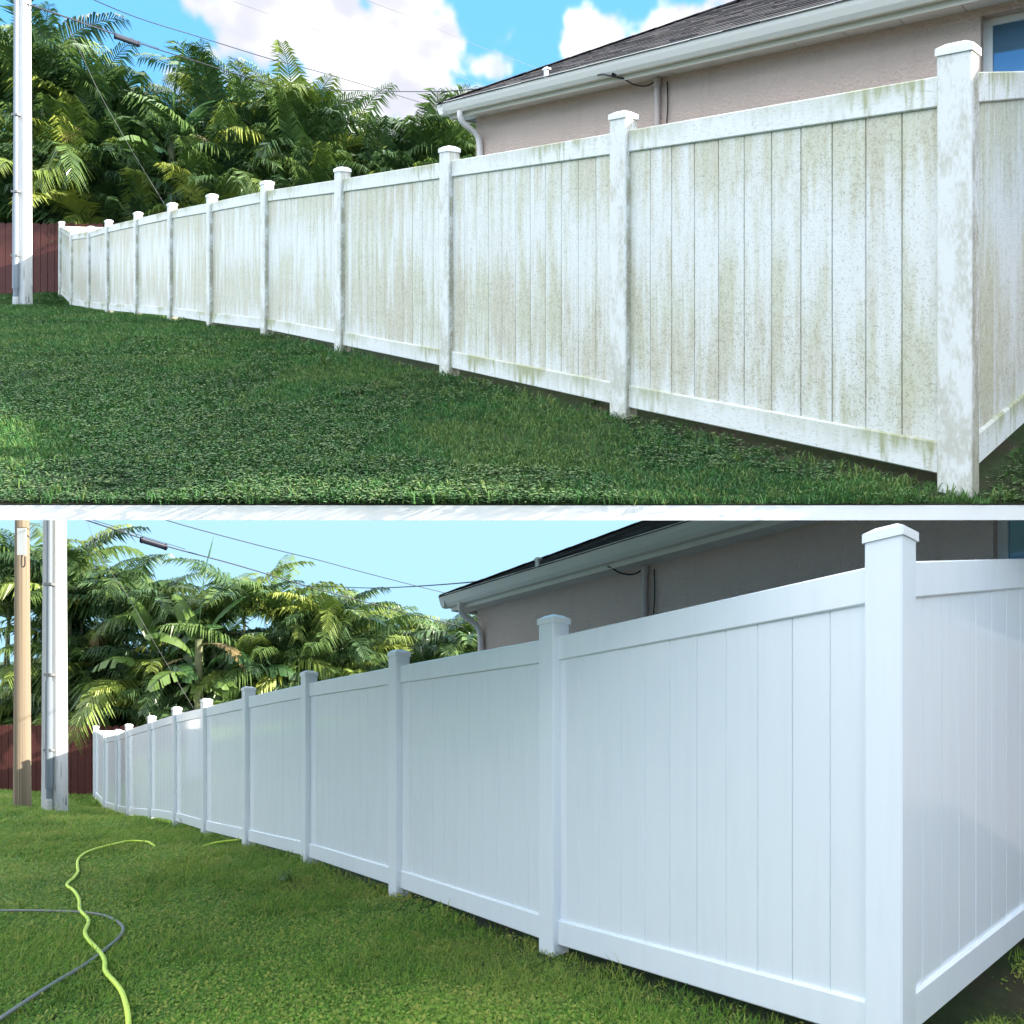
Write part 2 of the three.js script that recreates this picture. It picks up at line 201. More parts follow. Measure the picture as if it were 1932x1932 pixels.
// ------------------------------------------------------------------ fences
function fence(yard, dirty, label) {
  const P = yard.posts, [ux, uD] = yard.u, uu = V(ux, 0, -uD), nn = V(yard.n[0], 0, -yard.n[1]), H = 1.95, w = .0635, r = rng(dirty ? 11 : 12);
  const c0 = V(P[0].X, P[0].base, -P[0].D), root = yard.thing('vinyl_fence', c0, label, 'fence');
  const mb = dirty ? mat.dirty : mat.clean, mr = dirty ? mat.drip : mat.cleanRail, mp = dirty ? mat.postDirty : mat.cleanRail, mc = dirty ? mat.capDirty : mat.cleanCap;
  const post = (p, lean = 0, uA = uu, nA = nn, deep = .25) => {
    const B = p.clone(), A = B.clone().addScaledVector(uA, -lean); A.y -= deep; const T = B.clone(); T.y += H - .03;
    const m = yard.part('post', sweep(boxOut(-w, w, -w, w, .006), A, T, uA, nA, { u0: 0, v0: -deep }), mp, root);
    const q = .0705, C0 = T.clone(); C0.y -= .022; const C1 = T.clone(); C1.y += .010; const C2 = T.clone(); C2.y += .030;
    yard.part('post_cap', mergeGeometries([sweep(boxOut(-q, q, -q, q, .004), C0, C1, uA, nA), sweep(boxOut(-q, q, -q, q, .004), C1, C2, uA, nA, { out2: boxOut(-q * .55, q * .55, -q * .55, q * .55, .004) })]), mc, m, root);
  };
  const panel = (a, b, nb) => { // between post centres
    const d = V(b.x - a.x, 0, b.z - a.z), L = d.length(); d.divideScalar(L); let n = V(-d.z, 0, d.x); if (n.dot(nn) < -.2 || (Math.abs(n.dot(nn)) <= .2 && n.z < 0)) n.negate();
    const P0 = a.clone().addScaledVector(d, w - .01), P1 = b.clone().addScaledVector(d, -w + .01); P0.y = mix(a.y, b.y, w / L); P1.y = mix(b.y, a.y, w / L);
    const rail = (nm, y0, y1) => { const q0 = P0.clone(), q1 = P1.clone(); yard.part(nm, sweep(boxOut(-.025, .025, y0, y1, .006), q0, q1, n, up, { uvFlat: true, u0: r() * 4, v0: -y0 + .02 + (nm === 'bottom_rail' ? .0 : 0) }), mr, root); };
    rail('top_rail', 1.685, 1.822); rail('bottom_rail', .075, .215);
    const W = (L - 2 * w + .004) / nb;
    for (let i = 0; i < nb; i++) {
      const s = w - .002 + i * W, f = (s + W / 2) / L, y = mix(a.y, b.y, f), A = a.clone().addScaledVector(d, s), B = A.clone(); A.y = y + .19; B.y = y + 1.71;
      const gv = dirty ? .007 : .0045, z = .011 + (r() - .5) * .0016, e = .0035, o = [[e, -z], [W - e, -z], [W - .0006, -z + .007], [W - .0006, z - gv], [W - e, z], [e, z], [.0006, z - gv], [.0006, -z + .007]];
      yard.part('board', sweep(o, A, B, d, n, { u0: a.length() + s + r() * .5, v0: .19 }), mb, root);
    }
  };
  const pts = P.map((p) => V(p.X, p.base, -p.D));
  pts.forEach((p, i) => post(p, P[i].lean, uu, nn, dirty ? .05 : .25));
  for (let i = 0; i + 1 < pts.length; i++) panel(pts[i], pts[i + 1], i === 10 ? 7 : i === 9 ? 10 : 11);
  const back = pts[0].clone().add(V(dirty ? 1.62 : 1.66, .34, dirty ? -1.17 : -1.12)); panel(pts[0], back, 12); post(back, 0, uu, nn, .05);
  const e = pts[11], far = e.clone().addScaledVector(nn, -1.9); panel(e, far, 12); post(far, 0, uu, nn, .05);
  return root;
}
fence(upper, true, 'long white vinyl privacy fence streaked with green algae, on the upper lawn');
fence(lower, false, 'long washed white vinyl privacy fence, glossy and clean, on the lower lawn');

// ------------------------------------------------------------------ houses
function house(yard, tip, e1, label) {
  const E1 = V(e1[0], 0, -e1[1]), E2 = V(-e1[1], 0, -e1[0]), yb = 1.63, yt = 1.77, o = .325, L = yard === upper ? 8.1 : 11, Wd = 4.4, gy = -1.15, pitch = .485, r = rng(21);
  const Pt = (s, t, y) => V(tip[0], y, -tip[1]).addScaledVector(E1, s).addScaledVector(E2, t);
  const root = yard.thing('house', Pt(o, o, gy), label, 'house');
  // walls with a window opening
  const ws = yard === upper ? 5.27 : 5.42, we = ws + 1.3, wy0 = .35, wy1 = 1.55, th = .16, top = yb + .02;
  const wallBit = (s0, s1, y0, y1) => sweep(boxOut(o, o + th, y0, y1), Pt(s0, 0, 0), Pt(s1, 0, 0), E2, up, { uvFlat: true });
  yard.part('wall', mergeGeometries([wallBit(o, ws, gy, top), wallBit(we, L, gy, top), wallBit(ws, we, gy, wy0), wallBit(ws, we, wy1, top)]), mat.stucco, root);
  yard.part('wall', sweep(boxOut(o, o + th, gy, top), Pt(0, o + th + .001, 0), Pt(0, Wd - o, 0), E1, up, { uvFlat: true }), mat.stucco, root);
  yard.part('wall', sweep(boxOut(L - th, L, gy, top), Pt(0, o + th + .001, 0), Pt(0, Wd - o, 0), E1, up, { uvFlat: true }), mat.stucco, root);
  yard.part('wall', sweep(boxOut(Wd - o - th, Wd - o - .001, gy, top), Pt(o + th + .001, 0, 0), Pt(L - th - .001, 0, 0), E2, up, { uvFlat: true }), mat.stucco, root);
  const fr = .05, t0 = o + .09, t1 = o + .14, bar = (s0, s1, y0, y1) => sweep(boxOut(t0, t1, y0, y1, .004), Pt(s0, 0, 0), Pt(s1, 0, 0), E2, up);
  const win = yard.part('window', sweep(boxOut(t0 + .022, t0 + .028, wy0 + fr, wy1 - fr), Pt(ws + fr, 0, 0), Pt(we - fr, 0, 0), E2, up), mat.glass, root);
  yard.part('window_frame', mergeGeometries([bar(ws, we, wy0, wy0 + fr), bar(ws, we, wy1 - fr, wy1), bar(ws, ws + fr, wy0 + fr, wy1 - fr), bar(we - fr, we, wy0 + fr, wy1 - fr)]), mat.frame, win, root);
  // eave: gutter, fascia, soffit panels
  const gp = [[.10, yb], [.045, yb], [.02, yb + .035], [.0, yb + .085], [-.012, yt - .012], [-.012, yt], [.004, yt], [.004, yt - .012], [.10, yt - .03]];
  const gut = yard.part('gutter', mergeGeometries([sweep(gp, Pt(-.0, 0, 0), Pt(L, 0, 0), E2, up), sweep(gp, Pt(0, .0, 0), Pt(0, Wd, 0), E1, up)]), mat.gutter, root);
  yard.part('fascia', mergeGeometries([sweep(boxOut(.102, .122, yb - .045, yt), Pt(.102, 0, 0), Pt(L, 0, 0), E2, up), sweep(boxOut(.102, .122, yb - .045, yt), Pt(0, .123, 0), Pt(0, Wd, 0), E1, up)]), mat.fascia, root);
  const np = 22; for (let i = 0; i < np; i++) { const s0 = .122 + i * (L - .122) / np, s1 = .122 + (i + 1) * (L - .122) / np - .006; yard.part('soffit_panel', sweep(boxOut(.123, o + .01, yb - .03, yb - .018), Pt(s0, 0, 0), Pt(s1, 0, 0), E2, up), mat.soffit, root); }
  yard.part('soffit_backing', mergeGeometries([sweep(boxOut(.123, o + .01, yb - .016, yb - .006), Pt(.122, 0, 0), Pt(L, 0, 0), E2, up), sweep(boxOut(.123, o - .002, yb - .03, yb - .018), Pt(0, o + .012, 0), Pt(0, Wd, 0), E1, up)]), mat.seam, root);
  // roof: hip at the far end; a deck under shingles laid in courses
  const rz = (t) => yt - .02 + pitch * t, mid = Wd / 2;
  const tri = (...p) => { const a = []; for (const q of p) a.push(q.x, q.y, q.z); const g = new THREE.BufferGeometry(); g.setAttribute('position', new THREE.Float32BufferAttribute(a, 3)); g.setAttribute('uv', new THREE.Float32BufferAttribute(a.filter((_, i) => i % 3 < 2), 2)); g.computeVertexNormals(); return g; };
  const A = Pt(.01, .01, rz(0)), B = Pt(L, .01, rz(0)), C = Pt(L, mid, rz(mid)), D = Pt(mid, mid, rz(mid)), Q = Pt(.01, Wd, rz(0)), R = Pt(L, Wd, rz(0));
  const roof = yard.part('roof', mergeGeometries([tri(A, B, C, A, C, D), tri(A, D, Q), tri(D, C, R, D, R, Q), tri(B, R, C), tri(A, Q, R, A, R, B)]), mat.under, root);
  const cand = []; const ex = .125, sl = Math.sqrt(1 + pitch * pitch), nUp = E2.clone().multiplyScalar(-pitch).add(up).normalize(), along = E2.clone().add(up.clone().multiplyScalar(pitch)).normalize();
  for (let k = 0; k * ex / sl < mid - .05; k++) {
    const t = k * ex / sl - .0; let s = Math.max(t, 0) - .15 + r() * .2; while (s < L - .05) {
      const w = .2 + r() * .16, s0 = Math.max(s, t + .0), s1 = Math.min(s + w - .004, L - .02); s += w; if (s1 - s0 < .03) continue;
      const A0 = Pt(s0, t - .012, rz(t - .012)).addScaledVector(nUp, .006 + r() * .002), B0 = Pt(s1, t - .012, rz(t - .012)).addScaledVector(nUp, .006 + r() * .002);
      const g = sweep([[0, 0], [ex + .03, -.003], [ex + .03, .002], [0, .008 + r() * .006]], A0, B0, along, nUp, { u0: r() * 2, v0: r() * 2, uvAlongU: true }); const c = A0.clone().add(B0).multiplyScalar(.5);
      cand.push({ g, d: c.length() + (Math.abs(c.x / c.z) > .85 ? 40 : 0), m: Math.floor(r() * 5) });
    }
  }
  cand.sort((a, b) => a.d - b.d); cand.slice(0, 290).forEach((c) => yard.part('shingle', c.g, shingleMats[c.m], roof, root));
  if (cand.length > 290) tag(yard.part('far_shingles', mergeGeometries(cand.slice(290).map((c) => c.g)), shingleMats[0], roof, root), null, null, null, 'stuff');
  for (let k = 0; k < 16; k++) { const h = (q) => Pt(q, q, rz(q) + .02); yard.part('hip_shingle', sweep([[-.1, -.012], [0, .012], [.1, -.012], [.1, -.02], [0, .002], [-.1, -.02]], h(k * .18 + .01), h(k * .18 + .2).add(V(0, .004, 0)), E1.clone().sub(E2).normalize(), up, {}), shingleMats[k % 5], roof, root); }
  // downspout, service mast, little bracket on the gutter
  yard.part('downspout', tube([Pt(.36, .05, yb + .01), Pt(.36, .05, yb - .07), Pt(.37, .09, yb - .13), Pt(.41, .22, yb - .22), Pt(.43, .27, yb - .29), Pt(.44, o - .04, yb - .4), Pt(.44, o - .04, yb - .8), Pt(.44, o - .04, -.9)], .036, 10), mat.spout, root);
  const mast = yard.part('service_mast', mergeGeometries([tube([Pt(2.84, o - .035, yb - .05), Pt(2.84, o - .035, 0.2), Pt(2.84, o - .035, -.9)], .027, 10), tube([Pt(2.84, o - .035, yb - .04), Pt(2.84, o - .035, yb - .12)], .036, 10)]), mat.mast, root);
  yard.part('mast_cable', tube([Pt(2.93, o - .015, yb - .08), Pt(2.94, o - .02, yb - .3), Pt(2.92, o - .02, yb - .6), Pt(2.93, o - .02, -.6)], .006), mat.black, mast, root);
  yard.part('gutter_bracket', mergeGeometries([sweep(boxOut(-.012, .012, yt - .02, yt + .085), Pt(1.72, -.004, 0), Pt(1.76, -.004, 0), E2, up), sweep(boxOut(-.014, .03, yt + .06, yt + .075), Pt(1.70, -.004, 0), Pt(1.78, -.004, 0), E2, up)]), mat.frame, gut, root);
  return { Pt, o, yb };
}
const houseUp = house(upper, [-.887, 7.8], [.707, -.707], 'pinkish beige stucco house with dark shingles behind the algae stained fence');
const houseLow = house(lower, [-.869, 7.865], [.646, -.764], 'beige stucco house with dark shingles behind the washed clean fence');

// ------------------------------------------------------------------ red board fences at the far end
function redFence(yard, x0, x1, D0, topY, botY, label) {
  const A = yard.at(x0, botY, D0), B = yard.at(x1, botY, D0 + .35), d = B.clone().sub(A), L = Math.hypot(d.x, d.z), n = Math.round(L / .185), Ht = (botY - topY) / F * D0, r = rng(31 + x0);
  const root = yard.thing('board_fence', A, label, 'fence'), dir = d.clone().normalize(), nn = V(-dir.z, 0, dir.x); if (nn.z < 0) nn.negate();
  for (let i = 0; i < n; i++) { const s = i * L / n, w = L / n - .010 - r() * .004, a = A.clone().addScaledVector(dir, s), h = Ht - .02 + r() * .03, e = .04;
    yard.part('board', sweep([[0, -.15], [w, -.15], [w, h - e], [w - e, h], [e, h], [0, h - e]], a.clone().addScaledVector(nn, -.02), a.clone().addScaledVector(nn, r() * .006), dir, up, { u0: r(), v0: 0 }), mat.red, root); }
  for (const y of [.3, 1.6]) { const a = A.clone().addScaledVector(nn, -.075); yard.part('rail', sweep(boxOut(0, .04, y, y + .09), a, a.clone().addScaledVector(dir, L), nn, up), mat.red, root); }
}
redFence(upper, -70, 235, 17.75, 419, 561, 'dark red wooden board fence beside the concrete pole on the upper lawn');
redFence(lower, -90, 290, 17.9, 1367, 1507, 'dark red wooden board fence between two poles on the lower lawn');

// ------------------------------------------------------------------ poles and wires
function concretePole(yard, xl, xr, yb, D, label, cx) {
  const g0 = yard.at((xl + xr) / 2, yb, D), w = (xr - xl) / F * D / 2 * .78, root = yard.thing('utility_pole', g0, label, 'utility pole');
  const a = g0.clone(), b = g0.clone(); a.y -= .5; b.y += 9; const R = V(Math.cos(.03), 0, Math.sin(.03)), U = V(-Math.sin(.03), 0, Math.cos(.03)), k = .80;
  yard.part('pole', sweep(boxOut(-w, w, -w, w, .02), a, b, R, U, { out2: boxOut(-w * k, w * k, -w * k, w * k, .02), v0: -.5 }), mat.concrete, root);
  const c = g0.clone().addScaledVector(U, w + .05).addScaledVector(R, cx * w), at = (y) => { const q = c.clone(); q.y += y; return q.addScaledVector(U, -w * .2 * y / 9.5); };
  yard.part('conduit', tube([at(.12), at(2.4), at(5.4), at(8.6)], .05, 12), mat.conduit, root);
  yard.part('conduit_sleeve', tube([at(.35), at(2.5)], .066, 12), mat.conduit, root);
  yard.part('conduit_foot', tube([at(-.3), at(.16)], .058, 12), mat.concrete, root);
  for (const y of [1.1, 2.6, 4.4]) yard.part('strap', sweep(boxOut(-.09, .09, -.056, .056, .02), at(y), at(y + .05), R, U), mat.guy, root);
}
concretePole(upper, 29, 58, 571, 15.6, 'white square concrete utility pole at the left edge of the upper lawn', -.2);
concretePole(lower, 83, 124, 1520, 13.3, 'white square concrete utility pole with grey conduit before the red fence', .25);
{
  const b = lower.at(42, 1514, 13.9), root = lower.thing('wooden_pole', b, 'round tan wooden pole at the left edge of the lower lawn', 'pole');
  const g = new THREE.CylinderGeometry(.11, .16, 9.4, 20); g.translate(b.x, b.y + 4.4, b.z); lower.part('pole', g, mat.woodPole, root);
  const c = (y) => lower.at(43, y, 13.72); lower.part('hook', tube([c(1044), lower.at(41, 1052, 13.70), lower.at(42, 1070, 13.69), lower.at(46, 1068, 13.70), lower.at(47, 1050, 13.71)], .012), mat.black, root);
  const p = c(1030); lower.part('notice_plate', sweep(boxOut(-.09, .09, -.01, .01), V(p.x, p.y - .2, p.z + .03), V(p.x, p.y + .36, p.z + .03), V(1, 0, 0), V(0, 0, 1)), mat.white, root);
}
function wire(yard, pts, r, label, m = mat.wire) { const P = pts.map(([x, y, D]) => yard.at(x, y, D)), o = yard.thing('cable', P[0], label, 'cable'); const q = yard.part('strand', tube(P, r, 6, 8), m, o); return { o, P, q }; }
{
  const a = wire(upper, [[40, 4, 15.5], [119.5, 31, 16], [214.5, 64, 16.8], [267, 83, 17.2], [387, 121, 18.2], [527, 167, 19.4], [679, 215, 21], [822, 258, 22.5], [905, 284, 23.5]], .016, 'thick black cable carrying a splice case across the upper palms');
  const s = (t) => upper.at(mix(216, 264, t), mix(65.5, 82, t) + 2, mix(16.8, 17.2, t)); upper.part('splice_case', mergeGeometries([tube([s(0), s(.5), s(1)], .075, 10), tube([s(.04), s(.08)], .085, 10), tube([s(.92), s(.96)], .085, 10)]), mat.splice, a.o);
  wire(upper, [[60, 8, 15.9], [121, 30, 16.4], [170, 45, 16.8], [214, 61, 17.1], [300, 92, 17.9]], .008, 'thin cable running just above the splice case of the upper cable');
  wire(upper, [[150, -12, 15.5], [253, 31, 16], [377, 70, 17], [503, 109, 18], [604, 136, 19], [679, 158, 20], [790, 192, 21.5], [880, 218, 23]], .012, 'cable between the splice cable and the big cloud in the upper sky');
  wire(upper, [[440, 2, 16], [520, 31, 16.5], [604, 58, 17.2], [679, 82, 18], [790, 122, 20], [906, 158, 23]], .0055, 'thin grey cable crossing the big white cloud', mat.guy);
  wire(upper, [[690, 0, 16], [772, 31, 16.6], [880, 78, 18.5], [1022, 132, 22]], .0055, 'thin grey cable crossing the small cloud beside the upper roof', mat.guy);
  const H = houseUp, e = (s, t, y) => H.Pt(s, t, y), L = [[524, 160, 21], [600, 168, 18], [679, 171, 15.5], [822, 172.5, 11.5], [920, 166, 9.2], [1050, 155, 7.2], [1156, 140.5, 5.95]].map((q) => upper.at(...q));
  const root = upper.thing('service_cable', L[0], 'black service cable running from the upper palms to the house eave', 'cable'); L.push(e(2.6, .1, 1.60));
  upper.part('strand', tube(L, .009, 6, 8), mat.wire, root); upper.part('drip_loop', tube([e(2.6, .1, 1.60), e(2.68, .16, 1.54), e(2.76, .24, 1.53), e(2.84, .28, 1.57)], .007), mat.black, root); upper.part('clamp', tube([L[6], L[6].clone().lerp(L[7], .25)], .018), mat.black, root);
  wire(upper, [[118, 28, 16.4], [150, 95, 16.6], [186, 172, 16.9], [239, 267, 17.2], [313, 390, 17.6]], .0038, 'thin guy wire slanting down in front of the upper palms', mat.guy);
}
{
  const a = wire(lower, [[110, 964, 13.4], [165, 982, 14], [265.5, 1015, 15], [316, 1031, 15.4], [439, 1064, 16.6], [604, 1113, 18.6], [679, 1133, 19.6], [790, 1162, 21], [899, 1190, 22.5]], .016, 'thick black cable carrying a splice case across the lower palms');
  const s = (t) => lower.at(mix(265, 315, t), mix(1016, 1031, t) + 2, mix(15, 15.4, t)); lower.part('splice_case', mergeGeometries([tube([s(0), s(.5), s(1)], .07, 10), tube([s(.04), s(.08)], .08, 10), tube([s(.92), s(.96)], .08, 10)]), mat.splice, a.o);
  wire(lower, [[110, 960, 13.6], [172, 980, 14.2], [230, 998, 14.8], [270, 1012, 15.2], [350, 1036, 16]], .008, 'thin cable running just above the splice case of the lower cable');
  wire(lower, [[240, 956, 14], [316, 982, 14.5], [500, 1032, 16.5], [604, 1057.5, 18], [679, 1078, 19], [760, 1099, 20.5], [857, 1123, 22]], .012, 'upper of the two dark cables crossing the lower sky');
  const H = houseLow, e = (s, t, y) => H.Pt(s, t, y), L = [[492, 1105.6, 20], [604, 1106, 16.5], [679, 1109, 14], [727, 1109, 12.5], [885, 1098.6, 9.2], [1010, 1082, 7.2], [1131, 1063.4, 6.1]].map((q) => lower.at(...q));
  const root = lower.thing('service_cable', L[0], 'black service cable running from the lower palms to the house eave', 'cable'); L.push(e(2.6, .1, 1.60));
  lower.part('strand', tube(L, .009, 6, 8), mat.wire, root); lower.part('drip_loop', tube([e(2.6, .1, 1.60), e(2.68, .16, 1.54), e(2.76, .24, 1.53), e(2.84, .28, 1.57)], .007), mat.black, root); lower.part('clamp', tube([L[6], L[6].clone().lerp(L[7], .25)], .018), mat.black, root);
  wire(lower, [[165, 984, 14.4], [186, 1042, 15], [239, 1123, 15.8], [309, 1243, 16.8], [365, 1336, 17.4]], .0038, 'thin guy wire slanting down in front of the lower palms', mat.guy);
}

// ------------------------------------------------------------------ palms
function bladeGeo(pos) { const g = new THREE.BufferGeometry(); g.setAttribute('position', new THREE.Float32BufferAttribute(pos, 3)); g.computeVertexNormals(); return g; }
function spine(len, a0, a1, pw, n) { const pts = [V(0, 0, 0)]; let x = 0, y = 0; for (let i = 1; i <= n; i++) { const a = a0 + (a1 - a0) * Math.pow((i - .5) / n, pw); x += Math.sin(a) * len / n; y += Math.cos(a) * len / n; pts.push(V(x, y, 0)); } return pts; }
function frondGeo(seed, len, a0, a1, leaf, vee, droop) {
  const r = rng(seed), N = 44, sp = spine(len, a0, a1, 1.25, N), pos = []; const P = (...v) => { for (const p of v) pos.push(p.x, p.y, p.z); };
  for (let i = 0; i < N; i++) { const w = .018 * (1 - i / N) + .004, a = sp[i], b = sp[i + 1]; for (const [dy, dz, ey, ez] of [[w, 0, -w, w], [-w, w, -w, -w], [-w, -w, w, 0]]) P(V(a.x, a.y + dy, a.z + dz), V(b.x, b.y + dy, b.z + dz), V(b.x, b.y + ey, b.z + ez), V(a.x, a.y + dy, a.z + dz), V(b.x, b.y + ey, b.z + ez), V(a.x, a.y + ey, a.z + ez)); }
  for (let i = 5; i < N; i++) for (const sd of [-1, 1]) {
    const t = i / N, a = sp[i], tan = sp[Math.min(i + 1, N)].clone().sub(sp[i]).normalize(), nrm = V(-tan.y, tan.x, 0), l = leaf * (0.45 + 1.0 * Math.sin(Math.PI * Math.pow(t, .75))) * (.85 + r() * .3) * .72, fw = mix(.55, 1.25, t) + (r() - .5) * .2;
    const dir = tan.clone().multiplyScalar(fw).add(V(0, 0, sd)).addScaledVector(nrm, vee * (.7 + r() * .6)).normalize(), w = (.019 + .008 * r()) * (l / .5 + .35);
    const m = a.clone().addScaledVector(dir, l * .5), e = a.clone().addScaledVector(dir, l); m.y -= droop * l * .10; e.y -= droop * l * (.45 + r() * .3);
    const sw = tan.clone().multiplyScalar(w), tw = V(0, (r() - .5) * w, 0);
    const b0 = a.clone().addScaledVector(sw, -.5), b1 = a.clone().addScaledVector(sw, .5), m0 = m.clone().addScaledVector(sw, -.9).add(tw), m1 = m.clone().addScaledVector(sw, .9).sub(tw);
    P(b0, b1, m1, b0, m1, m0, m0, m1, e);
  }
  return bladeGeo(pos);
}
const fronds = []; for (let k = 0; k < 10; k++) { const r = rng(400 + k); fronds.push(frondGeo(500 + k, 2.5 + r() * .7, .08 + r() * .3, 1.55 + r() * 1.15, .70 + r() * .16, .30 + r() * .4, .6 + r() * 1.0)); }
const hanging = [frondGeo(701, 1.8, 1.2, 2.9, .42, .0, 1.6), frondGeo(702, 1.6, 1.6, 3.0, .40, -.1, 1.8)];
function paddleGeo(seed, len, a0, a1, half, tear) {
  const r = rng(seed), N = 26, sp = spine(len, a0, a1, 1.6, N), pos = [], P = (...v) => { for (const p of v) pos.push(p.x, p.y, p.z); };
  for (let i = 0; i < N; i++) { const w = .03 * (1 - i / N) + .006, a = sp[i], b = sp[i + 1]; P(V(a.x, a.y, a.z - w), V(b.x, b.y, b.z - w), V(b.x, b.y - w, b.z), V(a.x, a.y, a.z - w), V(b.x, b.y - w, b.z), V(a.x, a.y - w, a.z), V(a.x, a.y - w, a.z), V(b.x, b.y - w, b.z), V(b.x, b.y, b.z + w), V(a.x, a.y - w, a.z), V(b.x, b.y, b.z + w), V(a.x, a.y, a.z + w)); }
  for (const sd of [-1, 1]) { let gap = 0, sag = .1, fwd = .25; for (let i = 7; i < N; i++) {
    if (r() < tear) { gap = .35 + r() * .3; sag = .05 + r() * .7; fwd = .1 + r() * .35; } else gap = 0;
    const t0 = (i - 7) / (N - 7), t1 = (i - 6) / (N - 7), hw = (t) => half * Math.pow(Math.sin(Math.PI * clamp(t * .93 + .05)), .6), a = sp[i], b = sp[i + 1], tan = b.clone().sub(a).normalize();
    const out = (p, t, g) => p.clone().add(V(0, .10 * hw(t), sd * hw(t) * .5)).addScaledVector(tan, fwd * hw(t) * .5), out2 = (p, t) => p.clone().add(V(0, -sag * hw(t), sd * hw(t) * .92)).addScaledVector(tan, fwd * hw(t));
    const a2 = a.clone().lerp(b, gap * .5); const q0 = out(a2, t0), q1 = out(b, t1), z0 = out2(a.clone().lerp(b, gap), t0), z1 = out2(b, t1); P(a, b, q1, a, q1, q0, q0, q1, z1, q0, z1, z0);
  } }
  return bladeGeo(pos);
}
const paddles = [paddleGeo(801, 2.6, .1, 1.0, .36, .25), paddleGeo(802, 2.4, .3, 1.9, .38, .3), paddleGeo(803, 2.2, .5, 2.5, .36, .45), paddleGeo(804, 1.9, 1.6, 3.0, .2, .7), paddleGeo(805, 2.7, .03, .28, .16, .2)];
const stemGeo = (() => { const g = new THREE.CylinderGeometry(.75, 1, 1, 7, 10); g.translate(0, .5, 0); const p = g.attributes.position; for (let i = 0; i < p.count; i++) { const k = 1 + .10 * ((i / 8 | 0) % 2); p.setX(i, p.getX(i) * k); p.setZ(i, p.getZ(i) * k); } g.computeVertexNormals(); return g; })();
const q1 = new THREE.Quaternion(), q2 = new THREE.Quaternion(), eu = new THREE.Euler();
function palm(yard, x, topY, D, spread, n, seed, label, tone) {
  n = Math.ceil(n * .62); const r = rng(seed), X = (x - CX) / F * D, b = V(X, yard.g(X, D), -D), H = (yard.hz - topY) / F * D - b.y - (yard === upper ? (x < 120 ? .45 : 1.0) : .65), root = yard.thing('areca_palm', b, label, 'palm tree', 'areca palms behind the ' + (yard === upper ? 'upper' : 'lower') + ' fences');
  for (let i = 0; i < n; i++) {
    const az = r() * 7, lean = (i === 0 ? .04 : .06 + r() * .16), sh = i === 0 ? H - 1.55 : Math.max((H - 1.5) * (.22 + .72 * r()), Math.min(1.5, H - 1.5)), foot = V((r() - .5) * spread * .6, -.1, (r() - .5) * .7);
    const dir = V(Math.sin(az) * lean * spread, 1, Math.cos(az) * lean * .8).normalize(), st = shade(new THREE.Mesh(stemGeo, mat.stem)); st.name = 'trunk'; st.position.copy(foot); st.quaternion.setFromUnitVectors(up, dir); st.scale.set(.055, Math.max(sh, .3) / dir.y, .055); root.add(st);
    const topP = foot.clone().addScaledVector(dir, Math.max(sh, .3) / dir.y - .05), nf = 9 + Math.floor(r() * 3);
    for (let k = 0; k < nf; k++) {
      const old = k >= nf - 2 && r() < .6, dead = old && r() < .28, g = dead ? hanging[k % 2] : fronds[Math.floor(r() * 10)], hi = sh / (H - 1.4), roll = r();
      const m = dead ? leafMats[5] : leafMats[roll < .04 + tone * .2 ? 4 : roll < .22 + tone * .2 ? 2 : roll < .62 ? 0 : roll < .85 ? 1 : 3], f = shade(new THREE.Mesh(g, m));
      f.name = 'frond'; f.position.copy(topP); f.rotation.set((r() - .5) * .25, k * 2.4 + r() * .9, (old && !dead ? -.55 : -.05) + (r() - .5) * .3); const sc = .82 + r() * .36; f.scale.set(sc, sc, sc); root.add(f);
    }
  }
  return root;
}
